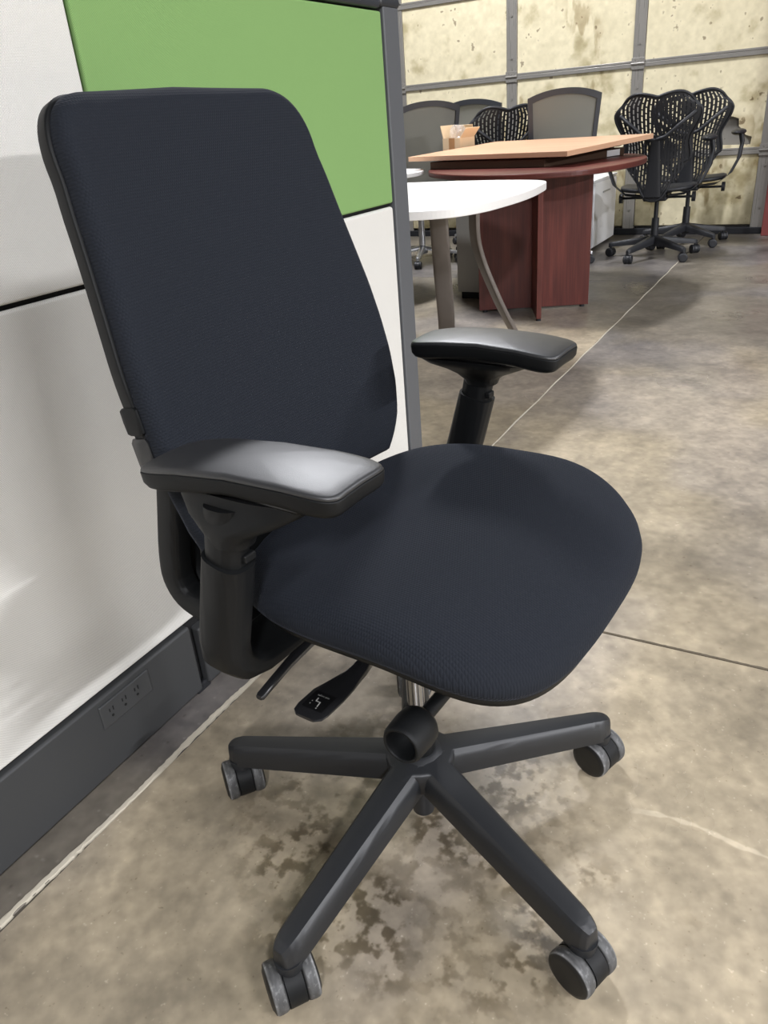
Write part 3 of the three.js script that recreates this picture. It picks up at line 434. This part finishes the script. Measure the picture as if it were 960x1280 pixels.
{ // grey pedestal
  const t = thing('metal_cabinet', 'plain light grey metal cabinet standing behind the curved table leg', 'cabinet', [-1.8, 0, -4.68]);
  part('cabinet_body', box(-0.17, 0.14, 0.04, 0.62, -0.26, 0.26, 0.004), M.pedGray, t); for (let k = 0; k < 3; k++) { const d = part('drawer', box(-0.165, 0.135, 0.05 + k * 0.19, 0.232 + k * 0.19, -0.278, -0.262, 0.004), M.pedGray, t); part('handle', box(-0.06, 0.03, 0.2 + k * 0.19, 0.212 + k * 0.19, -0.288, -0.2785, 0.003), M.grayMetal, d); }
  part('plinth', box(-0.15, 0.13, 0, 0.04, -0.24, 0.25, 0.003), M.rubber, t);
}
{ // white credenza
  const t = thing('white_cabinet', 'low white cabinet on casters between the dark red table and mesh chairs', 'cabinet', [-1.95, 0, -6.46]);
  part('cabinet_body', box(-0.05, 0.34, 0.02, 0.49, -0.33, 0.33, 0.004), M.whiteMetal, t); part('cabinet_top', box(-0.06, 0.352, 0.491, 0.508, -0.34, 0.34, 0.004), M.whiteMetal, t);
  const d = part('door', box(0.341, 0.352, 0.03, 0.482, -0.325, 0.325, 0.003), M.whiteMetal, t); part('handle', box(0.353, 0.362, 0.4, 0.41, -0.1, 0.1, 0.003), M.silver, d);
  for (const [x, z] of [[0.26, 0.25], [0.26, -0.25], [0.02, 0.25], [0.02, -0.25]]) part('caster', new THREE.CylinderGeometry(0.012, 0.012, 0.02, 12).rotateX(Math.PI / 2).translate(x, 0.0115, z), M.rubber, t);
}

// ------------------------------------------------------------ perforated mesh chairs
function perforated(nu, nv, isHole, map, th) { // a grid of cells with real openings and thickness
  const pos = [], idx = [], id = {}; const vid = (i, j, b) => { const k = (i * 1000 + j) * 2 + b; if (id[k] === undefined) { const p = map(i, j, b ? -th : 0); id[k] = pos.length / 3; pos.push(p.x, p.y, p.z); } return id[k]; };
  const solid = (i, j) => i >= 0 && j >= 0 && i < nu && j < nv && !isHole(i, j);
  for (let i = 0; i < nu; i++) for (let j = 0; j < nv; j++) if (solid(i, j)) {
    const f = [vid(i, j, 0), vid(i + 1, j, 0), vid(i + 1, j + 1, 0), vid(i, j + 1, 0)], b = [vid(i, j, 1), vid(i + 1, j, 1), vid(i + 1, j + 1, 1), vid(i, j + 1, 1)];
    idx.push(f[0], f[1], f[2], f[0], f[2], f[3], b[0], b[2], b[1], b[0], b[3], b[2]);
    for (const [di, dj, p, q] of [[-1, 0, 3, 0], [1, 0, 1, 2], [0, -1, 0, 1], [0, 1, 2, 3]]) if (!solid(i + di, j + dj)) idx.push(f[q], f[p], b[p], f[q], b[p], b[q]);
  }
  const g = new THREE.BufferGeometry(); g.setAttribute('position', new THREE.Float32BufferAttribute(pos, 3)); g.setAttribute('uv', new THREE.Float32BufferAttribute(new Float32Array(pos.length / 3 * 2), 2)); g.setIndex(idx); return toCreasedNormals(g, 0.6);
}
function makeMeshChair(label, pos, turn, baseTurn) {
  const t = thing('mesh_chair', label, 'chair', pos, turn, 'black perforated back chairs by the garage door');
  const base = part('base', lathe([[0.001, 0.15], [0.03, 0.15], [0.045, 0.13], [0.045, 0.08], [0.001, 0.07]], 24), M.meshPlastic, t);
  for (let k = 0; k < 5; k++) { const a = baseTurn + k * Math.PI * 0.4; part('base_leg', starLeg(a, { r0: 0.03, r1: 0.32, hubY: 0.145, tipY: 0.095, w0: 0.06, w1: 0.035, h0: 0.05, h1: 0.028 }), M.meshPlastic, base); casterPart(t, [Math.cos(a) * 0.305, 0.0305, Math.sin(a) * 0.305], a + 1.1, 0.03, M.meshPlastic, M.meshPlastic); }
  part('column', mergeGeometries([new THREE.CylinderGeometry(0.025, 0.027, 0.13, 20).translate(0, 0.2, 0), new THREE.CylinderGeometry(0.015, 0.015, 0.2, 20).translate(0, 0.33, 0)]), M.meshPlastic, t);
  part('tilt_mechanism', box(-0.13, 0.12, 0.385, 0.445, -0.08, 0.08, 0.015), M.meshPlastic, t);
  const so = []; for (let i = 0; i < 48; i++) { const q = i / 48 * Math.PI * 2, c = Math.cos(q), s = Math.sin(q); so.push([0.03 + 0.24 * Math.sign(c) * Math.pow(Math.abs(c), 0.75), 0.25 * Math.sign(s) * Math.pow(Math.abs(s), 0.75)]); }
  part('seat', pillow(so, [{ s: 0.5, h: 0 }, { s: 0.9, h: 0 }, { d: 0.004, h: -0.006 }, { d: 0, h: -0.018 }, { d: 0.008, h: -0.03 }, { s: 0.5, h: -0.034 }], (a, w, h) => V3(a, 0.475 + h - 0.03 * ss(0.1, 0.27, a) + 0.01 * (w / 0.25) ** 2, -w)), M.meshPlastic, t);
  // back: u in -1..1 across, v 0..1 from the bowl to the two-lobed top
  const hwv = v => 0.13 + 0.085 * ss(0, 0.16, v) - 0.014 * Math.exp(-((v - 0.42) ** 2) / 0.02) + 0.05 * ss(0.45, 0.85, v) - 0.045 * ss(0.88, 1, v);
  const yt = u => 1.018 + 0.028 * Math.sin(Math.min(1, Math.abs(u)) * Math.PI * 0.7) - 0.06 * Math.pow(Math.abs(u), 5), yb = u => 0.40 + 0.2 * Math.pow(Math.abs(u), 2.6);
  const B = (u, v, n = 0) => { const x = u * hwv(v), y = yb(u) + (yt(u) - yb(u)) * v; const a = -0.232 - 0.11 * Math.pow(Math.max(0, y - 0.5) / 0.55, 1.3) + 0.05 * u * u * (0.4 + 0.6 * v) + 0.02 * Math.exp(-((y - 0.66) ** 2) / 0.02); return V3(a + n, y, x); };
  const NU = 60, NV = 70;
  part('back_mesh', perforated(NU, NV, (i, j) => { if (i < 2 || i > NU - 3 || j < 2 || j > NV - 3) return false; const c = Math.floor(i / 3); if (i % 3 !== 1) return i % 3 === 2 && false; const sh = (c % 2) * 2; const row = (j + sh) % 4; const low = j < 16; return low ? row !== 0 : row !== 0; }, (i, j, n) => { const f = i / NU, c = Math.floor(i / 3), m = i % 3; const off = m === 1 ? -0.02 : m === 2 ? 0.02 : 0; return B(((i + off) / NU) * 2 - 1, j / NV, n); }, 0.004), M.meshPlastic, t);
  const rim = []; for (let i = 0; i <= 16; i++) rim.push(B(-1 + 2 * i / 16, 1)); for (let i = 1; i <= 14; i++) rim.push(B(1, 1 - i / 14)); for (let i = 1; i <= 10; i++) rim.push(B(1 - 2 * i / 10, 0)); for (let i = 1; i < 14; i++) rim.push(B(-1, i / 14));
  part('back_rim', new THREE.TubeGeometry(new THREE.CatmullRomCurve3(rim, true, 'centripetal'), 140, 0.0095, 8, true), M.meshPlastic, t);
  part('spine', loft([[0.41, -0.12, 0.05], [0.425, -0.245, 0.055], [0.6, -0.262, 0.04], [0.74, -0.282, 0.032], [0.8, -0.298, 0.028]].map(([y, a, w]) => ringAt(V3(a, y, 0), V3(1, 0, 0), V3(0, 0, 1), 0.011, w, 16, 3.5))), M.meshPlastic, t);
  part('yoke', mergeGeometries([-1, 1].map(s => tube([[-0.292, 0.775, 0], [-0.305, 0.79, s * 0.06], [-0.31, 0.86, s * 0.15], B(s * 0.86, 0.80, -0.006)], 0.0125, 28, 10))), M.meshPlastic, t);
  for (const s of [-1, 1]) { // sweeping arms with pads
    const arm = part('arm', loft([[-0.12, 0.42, 0.09, 0.03], [-0.1, 0.43, 0.2, 0.028], [-0.08, 0.49, 0.28, 0.028], [-0.06, 0.59, 0.325, 0.028], [-0.05, 0.69, 0.335, 0.024], [-0.04, 0.745, 0.32, 0.02]].map(([a, y, w, r]) => ringAt(V3(a, y, s * w), V3(1, 0, 0), V3(0, 0.5, s * 0.86).normalize(), r, 0.017, 16, 3))), M.meshPlastic, t);
    part('arm_pad', new THREE.SphereGeometry(1, 24, 14).scale(0.12, 0.022, 0.05).translate(0.0, 0.757, s * 0.3), M.meshPlastic, arm);
    part('tension_knob', new THREE.CylinderGeometry(0.032, 0.032, 0.022, 24).rotateX(Math.PI / 2).translate(-0.02, 0.4, s * 0.24), M.meshPlastic, t); part('knob_rod', new THREE.CylinderGeometry(0.008, 0.008, 0.17, 10).rotateX(Math.PI / 2).translate(-0.02, 0.4, s * 0.155), M.meshPlastic, t);
  }
  return t;
}
const mc = makeMeshChair('black perforated back chair nearest the white cabinet, seen from behind', [-1.11, 0, -5.93], 1.62, 1.05);
copy(mc, 'black perforated back chair farthest right, its arm before the torn door panel', [-1.0, 0, -6.54], 1.6);
const m3 = copy(mc, 'black perforated back chair behind the light wood tabletop, only its back showing', [-2.30, 0, -5.93], 2.2);
for (const c of [...m3.children]) if (/^(arm|tension_knob|knob_rod)/.test(c.name)) m3.remove(c);

// ------------------------------------------------------------ conference chairs with grey netting
function makeConferenceChair(label, pos, turn) {
  const t = thing('conference_chair', label, 'chair', pos, turn, 'grey net back chairs behind the tables');
  const base = part('base', lathe([[0.001, 0.13], [0.03, 0.13], [0.04, 0.11], [0.04, 0.07], [0.001, 0.06]], 24), M.silver, t);
  for (let k = 0; k < 5; k++) { const a = 1.03 + k * Math.PI * 0.4; part('base_leg', starLeg(a, { r0: 0.03, r1: 0.32, hubY: 0.125, tipY: 0.085, w0: 0.05, w1: 0.03, h0: 0.03, h1: 0.02 }), M.silver, base); casterPart(t, [Math.cos(a) * 0.305, 0.0285, Math.sin(a) * 0.305], a + 0.8, 0.028, M.meshPlastic, M.meshPlastic); }
  part('column', new THREE.CylinderGeometry(0.022, 0.025, 0.32, 20).translate(0, 0.27, 0), M.silver, t);
  part('tilt_mechanism', box(-0.1, 0.1, 0.4, 0.44, -0.08, 0.08, 0.012), M.meshPlastic, t);
  const so = []; for (let i = 0; i < 48; i++) { const q = i / 48 * Math.PI * 2, c = Math.cos(q), s = Math.sin(q); so.push([0.02 + 0.24 * Math.sign(c) * Math.pow(Math.abs(c), 0.6), 0.25 * Math.sign(s) * Math.pow(Math.abs(s), 0.6)]); }
  part('seat', pillow(so, [{ s: 0.5, h: 0 }, { s: 0.9, h: -0.004 }, { d: 0.004, h: -0.015 }, { d: 0, h: -0.035 }, { d: 0.01, h: -0.05 }, { s: 0.5, h: -0.055 }], (a, w, h) => V3(a, 0.5 + h, -w)), M.frameGray, t);
  const Bk = (z, y) => V3(-0.24 - 0.1 * Math.pow(Math.max(0, y - 0.5) / 0.62, 1.2) + 0.03 * (z / 0.25) ** 2, y, z);
  const arch = z => 1.115 - 0.045 * Math.pow(Math.abs(z) / 0.235, 2.2);
  const loop = []; for (let i = 0; i <= 16; i++) { const z = -0.235 + 0.47 * i / 16; loop.push([z, arch(z)]); } for (let i = 1; i <= 10; i++) loop.push([0.235 - 0.03 * i / 10, 1.07 - (1.07 - 0.56) * i / 10]); for (let i = 1; i <= 6; i++) loop.push([0.205 - 0.41 * i / 6, 0.56]); for (let i = 1; i < 10; i++) loop.push([-0.205 - 0.03 * i / 10, 0.56 + 0.51 * i / 10]);
  const shape = (k, dy) => loop.map(([z, y]) => [z * k, 0.84 + (y - 0.84) * (k + dy)]);
  const ring = (o, n) => o.map(([z, y]) => Bk(z, y).add(V3(n, 0, 0)));
  const oo = shape(1, 0), ii = shape(0.87, 0.0);
  part('back_frame', loft([ring(oo, -0.012), ring(oo, 0.012), ring(ii, 0.012), ring(ii, -0.012), ring(oo, -0.012)], { cap: false, crease: 0.5 }), M.frameGray, t);
  const NU = 24, NV = 30; const pos2 = [], idx = []; for (let i = 0; i <= NU; i++) for (let j = 0; j <= NV; j++) { const u = -1 + 2 * i / NU, v = j / NV; const z = u * 0.207 * (0.9 + 0.12 * v), y = 0.58 + (arch(z) - 0.03 - 0.58) * v; const p = Bk(z, y); pos2.push(p.x, p.y, p.z); } for (let i = 0; i < NU; i++) for (let j = 0; j < NV; j++) { const a = i * (NV + 1) + j; idx.push(a, a + 1, a + NV + 1, a + 1, a + NV + 2, a + NV + 1); }
  const g = new THREE.BufferGeometry(); g.setAttribute('position', new THREE.Float32BufferAttribute(pos2, 3)); g.setAttribute('uv', new THREE.Float32BufferAttribute(new Float32Array(pos2.length / 3 * 2), 2)); g.setIndex(idx); g.computeVertexNormals();
  part('back_net', g, new THREE.MeshPhysicalMaterial({ color: 0x8d8d86, roughness: 0.9, transmission: 0.35, thickness: 0, side: THREE.DoubleSide }), t);
  part('back_bracket', tube([[-0.08, 0.43, 0], [-0.24, 0.45, 0], [-0.275, 0.58, 0]], 0.022, 20, 10), M.frameGray, t);
  return t;
}
const cc = makeConferenceChair('grey net back chair directly behind the cardboard box', [-2.8, 0, -5.63], 2.3);
copy(cc, 'grey net back chair half hidden, second from the cardboard box', [-2.6, 0, -6.5], 1.6);
copy(cc, 'most fully seen grey net back chair, right of the small perforated back behind the tabletop', [-1.78, 0, -5.74], 2.02);

scene.traverse(o => { if (o.isMesh) { o.castShadow = true; o.receiveShadow = true; } });
renderer.render(scene, camera);
